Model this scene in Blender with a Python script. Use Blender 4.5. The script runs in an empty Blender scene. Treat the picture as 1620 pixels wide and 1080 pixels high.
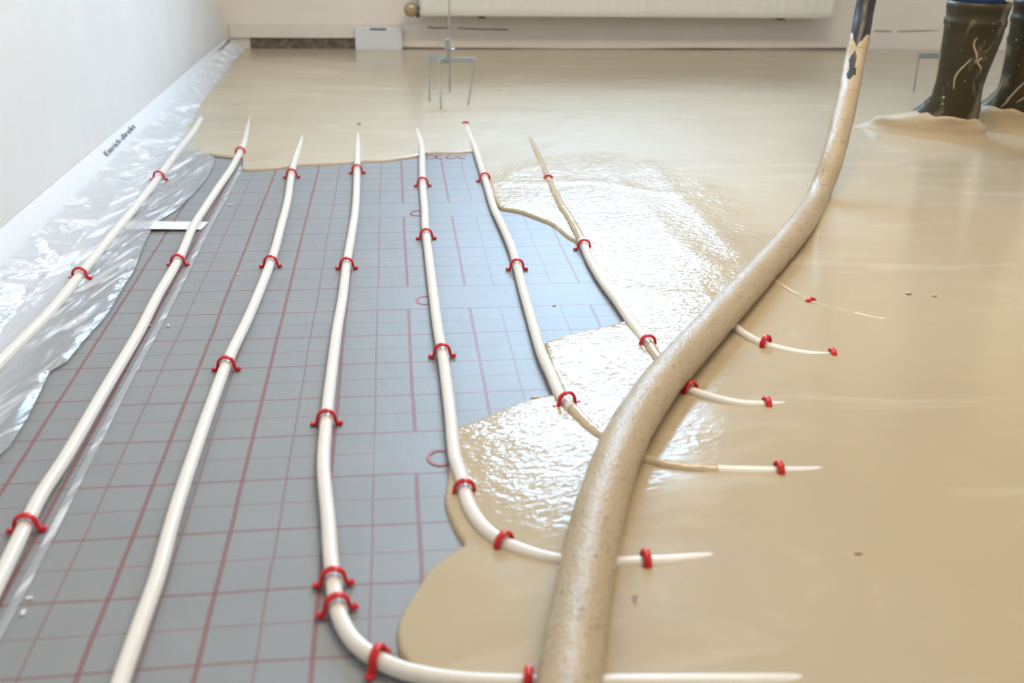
import bpy, bmesh, math, random
import numpy as np
from mathutils import Vector, Matrix, noise as mnoise

random.seed(4)
rng = np.random.default_rng(7)
C = bpy.context.scene.collection
SC = bpy.context.scene

# ------------------------------------------------------------------ camera, light, exposure
IMW, IMH = 1620, 1080
FPX = 1568.8
CAM = np.array([0.0, 0.0, 0.6274])
PITCH, YAW, ROLL = 0.42844, 0.12233, 0.02077
_cy, _sy, _cp, _sp = math.cos(YAW), math.sin(YAW), math.cos(PITCH), math.sin(PITCH)
FW = np.array([_sy * _cp, _cy * _cp, -_sp])
R0 = np.array([_cy, -_sy, 0.0])
U0 = np.cross(R0, FW)
RT = math.cos(ROLL) * R0 + math.sin(ROLL) * U0
UP = -math.sin(ROLL) * R0 + math.cos(ROLL) * U0

cd = bpy.data.cameras.new('camera')
cam = bpy.data.objects.new('camera', cd)
C.objects.link(cam)
cd.sensor_width = 36.0
cd.lens = FPX / IMW * 36.0
cd.clip_start = 0.05
cam.matrix_world = Matrix(((RT[0], UP[0], -FW[0], CAM[0]), (RT[1], UP[1], -FW[1], CAM[1]),
                           (RT[2], UP[2], -FW[2], CAM[2]), (0, 0, 0, 1)))
cd.dof.use_dof = True
cd.dof.focus_distance = 1.75
cd.dof.aperture_fstop = 4.5
SC.camera = cam

WIN = (0.26, 1.43, 0.94, 2.10)       # window opening in the back wall: x0, x1, z0, z1
RX0, RX1, RY0, RY1, RZ1 = -0.668, 3.5, -1.7, 4.235, 2.5

w = bpy.data.worlds.new('sky')
SC.world = w
w.use_nodes = True
wn = w.node_tree
bg = wn.nodes['Background']
bg.inputs['Color'].default_value = (0.43, 0.69, 1.0, 1)
bg.inputs['Strength'].default_value = 27.0

def area(name, loc, size, power, color, rot, portal=False):
    l = bpy.data.lights.new(name, 'AREA')
    l.shape = 'RECTANGLE'
    l.size, l.size_y = size
    l.energy = power
    l.color = color
    o = bpy.data.objects.new(name, l)
    o.location = loc
    o.rotation_euler = rot
    C.objects.link(o)
    if portal:
        l.cycles.is_portal = True
    return o
area('window_daylight', ((WIN[0] + WIN[1]) / 2, RY1 + 0.27, (WIN[2] + WIN[3]) / 2), (WIN[1] - WIN[0], WIN[3] - WIN[2]), 1.0, (1, 1, 1), (-math.pi / 2, 0, 0), True)
area('ceiling_lamp', (0.9, 1.7, 2.47), (1.2, 0.5), 45.0, (1.0, 0.81, 0.58), (0, 0, 0))
area('front_fill', (1.2, -1.2, 2.3), (1.0, 0.6), 13.0, (1.0, 0.81, 0.58), (math.radians(35), 0, 0))  # unseen warm fill added behind the camera to brighten the foreground

SC.view_settings.view_transform = 'Standard'
SC.view_settings.look = 'None'
SC.view_settings.exposure = 0.0
SC.view_settings.gamma = 1.0
SC.cycles.max_bounces = 10
SC.cycles.transparent_max_bounces = 16
SC.cycles.sample_clamp_indirect = 8.0

# ------------------------------------------------------------------ helpers
def ray(x, y):
    return FW + RT * (x - IMW / 2) / FPX - UP * (y - IMH / 2) / FPX
def gz(x, y, z=0.0):
    d = ray(x, y)
    return CAM + d * ((z - CAM[2]) / d[2])
def gY(x, y, Y):
    d = ray(x, y)
    return CAM + d * (Y / d[1])
def gX(x, y, X):
    d = ray(x, y)
    return CAM + d * (X / d[0])

class NT:
    def __init__(s, name):
        s.m = bpy.data.materials.new(name)
        s.m.use_nodes = True
        s.t = s.m.node_tree
        s.b = s.t.nodes['Principled BSDF']
        s.out = s.t.nodes['Material Output']
    def n(s, kind, **kw):
        o = s.t.nodes.new('ShaderNode' + kind)
        for k, v in kw.items():
            setattr(o, k, v)
        return o
    def put(s, sock, v):
        if v is None:
            return
        if hasattr(v, 'is_linked'):
            s.t.links.new(v, sock)
        else:
            sock.default_value = v
    def math(s, op, a, b=None, c=None, clamp=False):
        o = s.n('Math', operation=op, use_clamp=clamp)
        s.put(o.inputs[0], a); s.put(o.inputs[1], b); s.put(o.inputs[2], c)
        return o.outputs[0]
    def coord(s, kind='Object'):
        return s.n('TexCoord').outputs[kind]
    def mapping(s, v, scale=(1, 1, 1), rot=(0, 0, 0)):
        o = s.n('Mapping')
        s.put(o.inputs['Vector'], v)
        o.inputs['Scale'].default_value = scale
        o.inputs['Rotation'].default_value = rot
        return o.outputs[0]
    def noise(s, v, scale, detail=2.0, rough=0.5, dist=0.0):
        o = s.n('TexNoise')
        s.put(o.inputs['Vector'], v)
        o.inputs['Scale'].default_value = scale
        o.inputs['Detail'].default_value = detail
        o.inputs['Roughness'].default_value = rough
        o.inputs['Distortion'].default_value = dist
        return o.outputs['Fac']
    def ramp(s, fac, stops):
        o = s.n('ValToRGB')
        s.put(o.inputs[0], fac)
        e = o.color_ramp.elements
        while len(e) < len(stops):
            e.new(0.5)
        for i, (p, c) in enumerate(stops):
            e[i].position = p
            e[i].color = (c[0], c[1], c[2], 1) if len(c) == 3 else c
        return o.outputs[0]
    def step(s, v, a, b):
        o = s.n('MapRange', interpolation_type='SMOOTHSTEP')
        s.put(o.inputs[0], v)
        o.inputs[1].default_value = a
        o.inputs[2].default_value = b
        return o.outputs[0]
    def mix(s, fac, a, b):
        o = s.n('Mix', data_type='RGBA')
        s.put(o.inputs[0], fac)
        s.put(o.inputs[6], a if not isinstance(a, tuple) else (*a[:3], 1))
        s.put(o.inputs[7], b if not isinstance(b, tuple) else (*b[:3], 1))
        return o.outputs[2]
    def bump(s, h, strength, dist, normal=None):
        o = s.n('Bump')
        s.put(o.inputs['Height'], h)
        s.put(o.inputs['Strength'], strength)
        o.inputs['Distance'].default_value = dist
        s.put(o.inputs['Normal'], normal)
        return o.outputs[0]
    def base(s, col=None, rough=None, metal=None, spec=None, normal=None, **kw):
        b = s.b.inputs
        if isinstance(col, tuple):
            col = (*col[:3], 1)
        for k, v in (('Base Color', col), ('Roughness', rough), ('Metallic', metal), ('Specular IOR Level', spec), ('Normal', normal)):
            if v is not None:
                s.put(b[k], v)
        for k, v in kw.items():
            s.put(b[k.replace('_', ' ')], v)
        return s.m

def simple(name, col, rough=0.5, metal=0.0, var=0.06, nscale=30.0, bump=0.0, bscale=200.0, spec=0.5, **kw):
    t = NT(name)
    v = t.coord()
    n = t.noise(v, nscale, 3.0)
    c = t.mix(n, tuple(max(0, x * (1 - var)) for x in col), tuple(min(1, x * (1 + var)) for x in col))
    nr = t.bump(t.noise(v, bscale, 2.0), bump, 0.002) if bump else None
    return t.base(c, rough, metal, spec, nr, **kw)

def mesh_obj(name, verts, faces, mat=None, parent=None, smooth=True, loc=None):
    me = bpy.data.meshes.new(name)
    me.from_pydata([tuple(map(float, v)) for v in verts], [], faces)
    me.update()
    if smooth:
        me.polygons.foreach_set('use_smooth', [True] * len(me.polygons))
    o = bpy.data.objects.new(name, me)
    if mat:
        me.materials.append(mat)
    if parent is not None:
        o.parent = parent
    if loc is not None:
        o.location = loc
    C.objects.link(o)
    return o

def bm_obj(name, bm, mat=None, parent=None, smooth=False, loc=None, recalc=True):
    if recalc:
        bmesh.ops.recalc_face_normals(bm, faces=bm.faces)
    me = bpy.data.meshes.new(name)
    bm.to_mesh(me)
    bm.free()
    if smooth:
        me.polygons.foreach_set('use_smooth', [True] * len(me.polygons))
    o = bpy.data.objects.new(name, me)
    if mat:
        me.materials.append(mat)
    if parent is not None:
        o.parent = parent
    if loc is not None:
        o.location = loc
    C.objects.link(o)
    return o

def add_box(bm, x0, x1, y0, y1, z0, z1, bevel=0.0):
    r = bmesh.ops.create_cube(bm, size=1.0)
    vs = r['verts']
    for v in vs:
        v.co = Vector(((x0 + x1) / 2 + v.co.x * (x1 - x0), (y0 + y1) / 2 + v.co.y * (y1 - y0), (z0 + z1) / 2 + v.co.z * (z1 - z0)))
    if bevel:
        es = list({e for v in vs for e in v.link_edges})
        bmesh.ops.bevel(bm, geom=es, offset=bevel, segments=2, affect='EDGES', profile=0.6)
    return vs

def box(name, x0, x1, y0, y1, z0, z1, mat, parent=None, bevel=0.0):
    bm = bmesh.new()
    add_box(bm, x0, x1, y0, y1, z0, z1, bevel)
    return bm_obj(name, bm, mat, parent)

def catmull(P, n=8):
    P = np.asarray(P, float)
    Q = np.vstack([2 * P[0] - P[1], P, 2 * P[-1] - P[-2]])
    out = []
    for i in range(1, len(Q) - 2):
        p0, p1, p2, p3 = Q[i - 1], Q[i], Q[i + 1], Q[i + 2]
        for k in range(n):
            t = k / n
            out.append(0.5 * (2 * p1 + (p2 - p0) * t + (2 * p0 - 5 * p1 + 4 * p2 - p3) * t * t + (3 * p1 - p0 - 3 * p2 + p3) * t ** 3))
    out.append(Q[-2])
    return np.array(out)

def tube_data(P, r, nseg=14, caps=True, wob=None):
    """verts, faces of a tube along polyline P with radius r (scalar or per point); wob(i, k, p) adds to the radius."""
    P = np.asarray(P, float)
    n = len(P)
    rr = np.full(n, r, float) if np.isscalar(r) else np.asarray(r, float)
    T = np.gradient(P, axis=0)
    T /= np.linalg.norm(T, axis=1)[:, None] + 1e-12
    a = np.array([0, 0, 1.0])
    if abs(T[0] @ a) > 0.9:
        a = np.array([1.0, 0, 0])
    N = a - T[0] * (a @ T[0]); N /= np.linalg.norm(N)
    verts, faces = [], []
    for i in range(n):
        N = N - T[i] * (N @ T[i]); N /= np.linalg.norm(N)
        B = np.cross(T[i], N)
        for k in range(nseg):
            th = 2 * math.pi * k / nseg
            d = math.cos(th) * N + math.sin(th) * B
            q = rr[i] + (wob(i, k, P[i] + d * rr[i]) if wob else 0.0)
            verts.append(P[i] + d * q)
    for i in range(n - 1):
        for k in range(nseg):
            k2 = (k + 1) % nseg
            faces.append((i * nseg + k, i * nseg + k2, (i + 1) * nseg + k2, (i + 1) * nseg + k))
    if caps:
        faces.append(tuple(range(nseg))[::-1])
        faces.append(tuple((n - 1) * nseg + k for k in range(nseg)))
    return verts, faces

def tube(name, P, r, mat, parent=None, nseg=14, caps=True, wob=None):
    v, f = tube_data(P, r, nseg, caps, wob)
    return mesh_obj(name, v, f, mat, parent)

def merge(parts):
    V, F = [], []
    for v, f in parts:
        o = len(V)
        V += list(v)
        F += [tuple(i + o for i in q) for q in f]
    return V, F

def tag(o, label, cat, group=None, kind=None):
    o['label'] = label
    o['category'] = cat
    if group:
        o['group'] = group
    if kind:
        o['kind'] = kind
    return o
def thing(name, label, cat, loc=(0, 0, 0), group=None, rotz=0.0):
    o = bpy.data.objects.new(name, None)
    o.empty_display_size = 0.05
    o.location = loc
    o.rotation_euler = (0, 0, rotz)
    C.objects.link(o)
    return tag(o, label, cat, group)
def struct(o):
    o['kind'] = 'structure'
    return o

# ------------------------------------------------------------------ materials
def m_plaster(name, c0, c1, scale=3.0, rough=0.85, bump=0.15):
    t = NT(name)
    v = t.coord()
    n = t.noise(v, scale, 5.0, 0.6)
    return t.base(t.mix(t.step(n, 0.3, 0.7), c0, c1), rough, None, 0.25, t.bump(t.noise(v, 160.0, 4.0), bump, 0.002))
M_LEFT = m_plaster('white_wall_plaster', (0.80, 0.79, 0.77), (0.84, 0.83, 0.81))
M_BACK = m_plaster('cream_wall_plaster', (0.82, 0.755, 0.675), (0.85, 0.785, 0.70), 4.0)
M_CEIL = m_plaster('ceiling_paint', (0.82, 0.81, 0.79), (0.85, 0.84, 0.82))
M_SUB = m_plaster('subfloor_concrete', (0.34, 0.33, 0.31), (0.44, 0.42, 0.40), 9.0)
M_MASON = m_plaster('bare_masonry', (0.10, 0.085, 0.07), (0.24, 0.20, 0.16), 40.0, 0.95, 0.8)
M_FOAM = simple('white_edge_foam', (0.72, 0.735, 0.75), 0.65, var=0.03, nscale=60, bump=0.25, bscale=260)
M_CREAMFOAM = simple('cream_edge_foam', (0.76, 0.71, 0.62), 0.7, var=0.04, nscale=30, bump=0.2, bscale=200)
M_FRAME = simple('white_window_frame', (0.8, 0.8, 0.8), 0.35)
M_DARKLINE = simple('dark_gap', (0.13, 0.10, 0.08), 0.9, var=0.5, nscale=80)

def make_screed():
    t = NT('wet_screed')
    v = t.coord()
    at = t.n('Attribute', attribute_name='ripple').outputs['Fac']
    big = t.noise(v, 1.6, 4.0, 0.55, 0.8)
    sw = t.noise(t.mapping(v, (0.8, 2.4, 1)), 2.6, 5.0, 0.6, 1.6)
    c = t.mix(t.step(big, 0.3, 0.7), (0.435, 0.345, 0.212), (0.48, 0.388, 0.246))
    c = t.mix(t.math('MULTIPLY', t.step(sw, 0.52, 0.68), 0.45), c, (0.56, 0.475, 0.34))
    fine = t.noise(v, 420.0, 2.0)
    c = t.mix(t.math('MULTIPLY', t.step(fine, 0.62, 0.75), 0.25), c, (0.42, 0.33, 0.21))
    # small waves where the fresh screed is still running, fading to a smooth skin elsewhere
    rip = t.noise(t.mapping(v, (75, 115, 50)), 1.0, 2.0, 0.55, 0.3)
    mid = t.noise(t.mapping(v, (14, 19, 9)), 1.0, 3.0, 0.55, 0.6)
    h = t.math('ADD', t.math('MULTIPLY', rip, 0.42), t.math('MULTIPLY', mid, 0.38))
    nr = t.bump(h, t.math('MULTIPLY', at, 0.75), 0.0060)
    slow = t.noise(t.mapping(v, (2.2, 4.0, 2)), 1.0, 3.0, 0.5, 0.6)
    nr = t.bump(slow, 0.28, 0.012, nr)
    nr = t.bump(t.noise(v, 300.0, 2.0), 0.06, 0.0010, nr)
    rough = t.math('ADD', t.math('MULTIPLY', at, -0.09), 0.14)
    t.put(t.b.inputs['Coat Normal'], nr)
    back_sheen = t.n('Attribute', attribute_name='back_sheen').outputs['Fac']     # specular raised towards the back, put in for the pale sheen there
    return t.base(c, 0.58, None, back_sheen, nr, IOR=1.6, Coat_Weight=1.0, Coat_IOR=1.33, Coat_Roughness=rough)
M_SCREED = make_screed()

def make_coat(name, speck=True, wet=0.16):
    t = NT(name)
    v = t.coord()
    n = t.noise(v, 14.0, 4.0)
    c = t.mix(n, (0.42, 0.325, 0.20), (0.52, 0.415, 0.27))
    if speck:
        s = t.noise(v, 210.0, 2.0)
        k = t.step(t.noise(v, 26.0, 2.0), 0.35, 0.7)
        c = t.mix(t.math('MULTIPLY', t.math('MULTIPLY', t.step(s, 0.57, 0.66), k), 0.75), c, (0.17, 0.13, 0.085))
    nr = t.bump(t.noise(v, 210.0, 3.0, 0.65), 0.75, 0.0026)
    nr = t.bump(t.noise(v, 30.0, 3.0, 0.6), 0.12, 0.006, nr)
    return t.base(c, wet, None, 0.5, nr)
M_COAT = make_coat('screed_coating', True, 0.13)
M_COATBOOT = make_coat('screed_on_boot', False, 0.14)
M_COATPIPE = simple('screed_on_pipe', (0.52, 0.43, 0.29), 0.16, var=0.12, nscale=60, bump=0.3, bscale=120)

M_PIPE = simple('white_pipe_plastic', (0.80, 0.765, 0.70), 0.24, var=0.02, nscale=40)
M_RED = simple('red_clip_plastic', (0.62, 0.012, 0.014), 0.28, var=0.1, nscale=100)
M_BLACKRUB = simple('black_hose_rubber', (0.018, 0.016, 0.014), 0.42, var=0.3, nscale=60, bump=0.3)

COLX = -0.1868          # a thick printed line of the mat lies on this x
ROWY = 0.7005           # and on this y
def make_mat(name, colx, rowy, gap_from):
    t = NT(name)
    v = t.coord()
    wob = t.noise(v, 5.0, 2.0)
    sx = t.n('SeparateXYZ'); t.put(sx.inputs[0], v)
    x = t.math('ADD', sx.outputs[0], t.math('MULTIPLY', t.math('SUBTRACT', wob, 0.5), 0.004))
    y = t.math('ADD', sx.outputs[1], t.math('MULTIPLY', t.math('SUBTRACT', t.noise(v, 3.3, 2.0), 0.5), 0.010))
    def line(c, off, per, wd, soft=0.0004):
        d = t.math('PINGPONG', t.math('SUBTRACT', c, off), per / 2)
        return t.math('SUBTRACT', 1.0, t.step(d, wd / 2 - soft, wd / 2 + soft))
    dash_x = t.step(t.math('SINE', t.math('MULTIPLY', x, 2600.0)), -1.2, 0.9)
    dash_y = t.step(t.math('SINE', t.math('MULTIPLY', y, 2600.0)), -1.6, 0.8)
    vth = t.math('MULTIPLY', t.math('MULTIPLY', line(x, colx, 0.1, 0.0050), dash_y), 0.95)
    vtn = t.math('MULTIPLY', line(x, colx + 0.05, 0.1, 0.0026), 0.45)
    hth = t.math('MULTIPLY', t.math('MULTIPLY', line(y, rowy, 0.1, 0.0038), dash_x), 0.90)
    htn = t.math('MULTIPLY', line(y, rowy + 0.05, 0.1, 0.0022), 0.42)
    gp = t.math('PINGPONG', t.math('SUBTRACT', y, rowy + 0.35), 0.25)
    gap = t.math('MULTIPLY', t.math('LESS_THAN', gp, 0.05), t.math('GREATER_THAN', x, gap_from))
    keep = t.math('SUBTRACT', 1.0, gap)
    vert = t.math('MULTIPLY', t.math('MAXIMUM', vth, vtn), keep)
    hor = t.math('MAXIMUM', hth, t.math('MULTIPLY', htn, keep))
    ln = t.math('MAXIMUM', vert, hor)
    weave = t.math('MULTIPLY', t.math('ADD', t.math('SINE', t.math('MULTIPLY', x, 2300.0)), t.math('SINE', t.math('MULTIPLY', y, 2300.0))), 0.5)
    n = t.noise(v, 9.0, 4.0)
    base = t.mix(n, (0.228, 0.243, 0.25), (0.268, 0.283, 0.29))
    dirt = t.step(t.noise(v, 3.0, 5.0, 0.7), 0.62, 0.8)
    base = t.mix(t.math('MULTIPLY', dirt, 0.35), base, (0.38, 0.36, 0.31))
    col = t.mix(ln, base, (0.20, 0.022, 0.018))
    nr = t.bump(weave, 0.10, 0.0006)
    nr = t.bump(t.noise(t.mapping(v, (30, 12, 1)), 1.0, 3.0), 0.25, 0.003, nr)
    return t.base(col, 0.48, 0.0, 0.65, nr)
M_MAT = make_mat('printed_insulation_foil', COLX, ROWY, COLX + 0.15)
M_MATL = make_mat('printed_insulation_foil_left', -0.453, ROWY + 0.02, 10.0)
M_PRINT = simple('red_print', (0.36, 0.075, 0.075), 0.4, nscale=300)
M_INK = simple('dark_ink', (0.14, 0.15, 0.19), 0.7, nscale=300)

def make_film(name, haze, bumpy=1.0, tint=(0.90, 0.93, 0.97)):
    t = NT(name)
    v = t.coord()
    v = t.mapping(v, (1, 1, 1), (0, 0, math.radians(15)))
    a = t.mapping(v, (42, 5.0, 10))
    n1 = t.noise(a, 1.0, 4.0, 0.62, 0.9)
    n2 = t.noise(t.mapping(v, (110, 14, 20), (0, 0, math.radians(8))), 1.0, 3.0, 0.6, 0.5)
    h = t.math('ADD', n1, t.math('MULTIPLY', n2, 0.35))
    nr = t.bump(h, 0.55 * bumpy, 0.008)
    gl = t.n('BsdfGlossy'); gl.inputs['Roughness'].default_value = 0.10
    gl.inputs['Color'].default_value = (1, 1, 1, 1); t.put(gl.inputs['Normal'], nr)
    tr = t.n('BsdfTransparent'); tr.inputs['Color'].default_value = (*tint, 1)
    df = t.n('BsdfDiffuse'); df.inputs['Color'].default_value = (0.84, 0.88, 0.93, 1); t.put(df.inputs['Normal'], nr)
    mx = t.n('MixShader')
    crease = t.step(n1, 0.50, 0.72)
    sx = t.n('SeparateXYZ'); t.put(sx.inputs[0], t.coord())
    wallside = t.step(sx.outputs[0], -0.49, -0.60)      # film turns milkier towards the wall
    hz = t.math('ADD', t.math('MULTIPLY', crease, haze * 0.8), t.math('ADD', haze * 0.45, t.math('MULTIPLY', wallside, haze * 0.55)))
    t.put(mx.inputs[0], t.math('MULTIPLY', hz, 1.0, clamp=True))
    t.put(mx.inputs[1], tr.outputs[0]); t.put(mx.inputs[2], df.outputs[0])
    fr = t.n('Fresnel'); fr.inputs['IOR'].default_value = 1.5; t.put(fr.inputs['Normal'], nr)
    m2 = t.n('MixShader')
    t.put(m2.inputs[0], t.math('MULTIPLY', fr.outputs[0], 0.8, clamp=True))
    t.put(m2.inputs[1], mx.outputs[0]); t.put(m2.inputs[2], gl.outputs[0])
    t.put(t.out.inputs[0], m2.outputs[0])
    return t.m
M_FILM = make_film('clear_film', 0.66)
M_TAPE = make_film('clear_tape', 0.75, 0.05)
M_WTAPE = simple('milky_tape', (0.80, 0.81, 0.82), 0.3, nscale=50)

# ------------------------------------------------------------------ room shell
M_OUT = m_plaster('render_outside', (0.7, 0.68, 0.64), (0.75, 0.73, 0.7))
T = 0.28
struct(box('floor', RX0 - T, RX1 + T, RY0 - T, RY1 + T, -0.25, -0.004, M_SUB))
struct(box('ceiling', RX0 - T, RX1 + T, RY0 - T, RY1 + T, RZ1, RZ1 + 0.2, M_CEIL))
struct(box('wall_left', RX0 - T, RX0, RY0 - T, RY1 + T, -0.004, RZ1, M_LEFT))
struct(box('wall_right', RX1, RX1 + T, RY0 - T, RY1 + T, -0.004, RZ1, M_LEFT))
struct(box('wall_front', RX0, RX1, RY0 - T, RY0, -0.004, RZ1, M_LEFT))
bm = bmesh.new()
add_box(bm, RX0, WIN[0], RY1, RY1 + T, -0.004, RZ1)
add_box(bm, WIN[1], RX1, RY1, RY1 + T, -0.004, RZ1)
add_box(bm, WIN[0], WIN[1], RY1, RY1 + T, -0.004, WIN[2])
add_box(bm, WIN[0], WIN[1], RY1, RY1 + T, WIN[3], RZ1)
struct(bm_obj('wall_back', bm, M_BACK))
wf = struct(bpy.data.objects.new('window_1', None)); C.objects.link(wf)
bm = bmesh.new()
fy0, fy1, fw_ = RY1 + 0.20, RY1 + 0.26, 0.04
add_box(bm, WIN[0], WIN[0] + fw_, fy0, fy1, WIN[2], WIN[3], 0.006)
add_box(bm, WIN[1] - fw_, WIN[1], fy0, fy1, WIN[2], WIN[3], 0.006)
add_box(bm, WIN[0], WIN[1], fy0, fy1, WIN[2], WIN[2] + fw_, 0.006)
add_box(bm, WIN[0], WIN[1], fy0, fy1, WIN[3] - fw_, WIN[3], 0.006)
bm_obj('window_frame', bm, M_FRAME, wf)
box('window_sill', WIN[0] - 0.04, WIN[1] + 0.04, RY1 - 0.26, RY1 + 0.22, WIN[2] - 0.03, WIN[2], M_FRAME, wf, 0.006)

# ------------------------------------------------------------------ edge strips along the walls
def make_text(name, body, size, mat, parent, mw):
    cu = bpy.data.curves.new(name, 'FONT')
    cu.body = body
    cu.size = size
    cu.extrude = 0.0003
    tmp = bpy.data.objects.new(name + '_tmp', cu)
    C.objects.link(tmp)
    bpy.context.view_layer.update()
    me = bpy.data.meshes.new_from_object(tmp)
    bpy.data.objects.remove(tmp)
    o = bpy.data.objects.new(name, me)
    me.materials.clear(); me.materials.append(mat)
    o.parent = parent
    o.matrix_local = mw
    C.objects.link(o)
    return o
SX = -0.598
def strip_top(y):
    return 0.088 - 0.0139 * (max(y, 0.5) - 1.79)
def strip_hit(px, py):
    a, b = SX - 0.066, SX
    for _ in range(40):
        m = (a + b) / 2
        p = gX(px, py, m)
        if p[2] > strip_top(p[1]) * (SX - m) / 0.066:
            b = m
        else:
            a = m
    return p
n = 120
ys = np.linspace(RY0 + 0.02, RY1 - 0.004, n)
V, F = [], []
for i, y in enumerate(ys):
    b = 0.0015 * math.sin(y * 5.3) + 0.001 * math.sin(y * 17)
    zt = strip_top(y)
    for (x, z) in ((RX0 + 0.001, -0.003), (SX + b, -0.003), (SX - 0.030 + b, zt * 0.47), (SX - 0.062 + b, zt - 0.003), (SX - 0.066 + b, zt), (RX0 + 0.001, zt)):
        V.append((x, y, z))
for i in range(n - 1):
    for k in range(5):
        F.append((i * 6 + k, i * 6 + k + 1, (i + 1) * 6 + k + 1, (i + 1) * 6 + k))
es = mesh_obj('edge_strip', V, F, M_FOAM)
tag(es, 'white foam edge strip standing along the base of the left wall', 'edge strip')
def wall_text(parent, p_near, p_far, size, body):
    a, b = strip_hit(*p_near), strip_hit(*p_far)
    L = np.linalg.norm(b - a)
    ex = Vector(b - a).normalized()                       # reading direction, along the strip
    upv = Vector((-0.066, 0, strip_top(a[1]))).normalized()
    ez = ex.cross(upv).normalized()
    ey = ez.cross(ex)
    q = Vector(a) + ez * 0.0035
    mw = Matrix(((ex.x, ey.x, ez.x, q.x), (ex.y, ey.y, ez.y, q.y), (ex.z, ey.z, ez.z, q.z), (0, 0, 0, 1)))
    o = make_text('printed_text', body, size, M_INK, parent, mw)
    wd = max(v.co.x for v in o.data.vertices)
    s = L / wd
    for v_ in o.data.vertices:
        v_.co.x *= s
    return o
for (a_, b_) in (((168, 249), (214, 202)), ((348, 83), (364, 66))):
    m1 = tuple(a_[i] + (b_[i] - a_[i]) * 0.50 for i in (0, 1)); m2 = tuple(a_[i] + (b_[i] - a_[i]) * 0.55 for i in (0, 1))
    wall_text(es, a_, m1, 0.018, 'Estrich')
    wall_text(es, m2, b_, 0.018, 'direkt')

# cream strip on the back wall, from the corner to the loose white piece
def back(x, y): return gY(x, y, RY1 - 0.012)
xa, xb, xc = back(395, 60)[0], back(562, 60)[0], back(636, 60)[0]
z_t = back(500, 37)[2]
z_m = back(480, 60)[2]
bm = bmesh.new()
add_box(bm, RX0 + 0.022, xb + 0.03, RY1 - 0.014, RY1 - 0.001, z_m, z_t, 0.003)
tag(bm_obj('edge_strip', bm, M_CREAMFOAM), 'cream edge strip on the back wall left of the radiator, cut short at the bottom', 'edge strip')
struct(box('trim_1', xa, xb + 0.004, RY1 - 0.005, RY1 + 0.001, -0.004, z_m - 0.0005, M_MASON))
pz0, pz1 = back(600, 78)[2], back(600, 43)[2]
pt = thing('foam_offcut', 'loose white foam piece with a green line against the back wall', 'foam panel', (float(xb), RY1 - 0.02, 0))
bm = bmesh.new()
add_box(bm, 0, float(xc - xb), -0.012, 0.004, float(pz0), float(pz1), 0.003)
bm_obj('panel', bm, M_FOAM, pt)
M_GREEN = simple('green_print', (0.02, 0.10, 0.08), 0.6)
gx0, gx1 = back(585, 44)[0] - xb, back(611, 44)[0] - xb
box('green_line', float(gx0), float(gx1), -0.0135, -0.0115, float(pz1) - 0.009, float(pz1) - 0.002, M_GREEN, pt)
# base gap and pencil marks under the radiator
def wline(name, pts, hh):
    P = [gY(x, y, RY1 - 0.0008) for x, y in pts]
    V, F = [], []
    for i, p in enumerate(P):
        k = hh * (0.6 + 0.8 * rng.random())
        V += [(p[0], RY1 - 0.0008, p[2] - k), (p[0], RY1 - 0.0008, p[2] + k), (p[0], RY1 + 0.003, p[2] + k), (p[0], RY1 + 0.003, p[2] - k)]
        if i:
            for q in range(4):
                F.append(((i - 1) * 4 + q, i * 4 + q, i * 4 + (q + 1) % 4, (i - 1) * 4 + (q + 1) % 4))
    F += [(0, 1, 2, 3), tuple(len(V) - 4 + q for q in range(4))]
    return struct(mesh_obj(name, V, F, M_DARKLINE, smooth=False))
wline('trim_2', [(637, 76), (700, 77), (800, 77.5), (900, 78), (1000, 78), (1100, 77.5), (1200, 77), (1340, 77)], 0.0032)
wline('trim_3', [(676, 43), (690, 44.5), (705, 44), (713, 45)], 0.0022)
wline('trim_4', [(724, 44.5), (750, 46), (780, 46.5), (804, 47)], 0.0022)
wline('trim_5', [(1383, 49), (1410, 50)], 0.0016)
wline('trim_6', [(1420, 50), (1450, 49), (1486, 48)], 0.0016)

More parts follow.
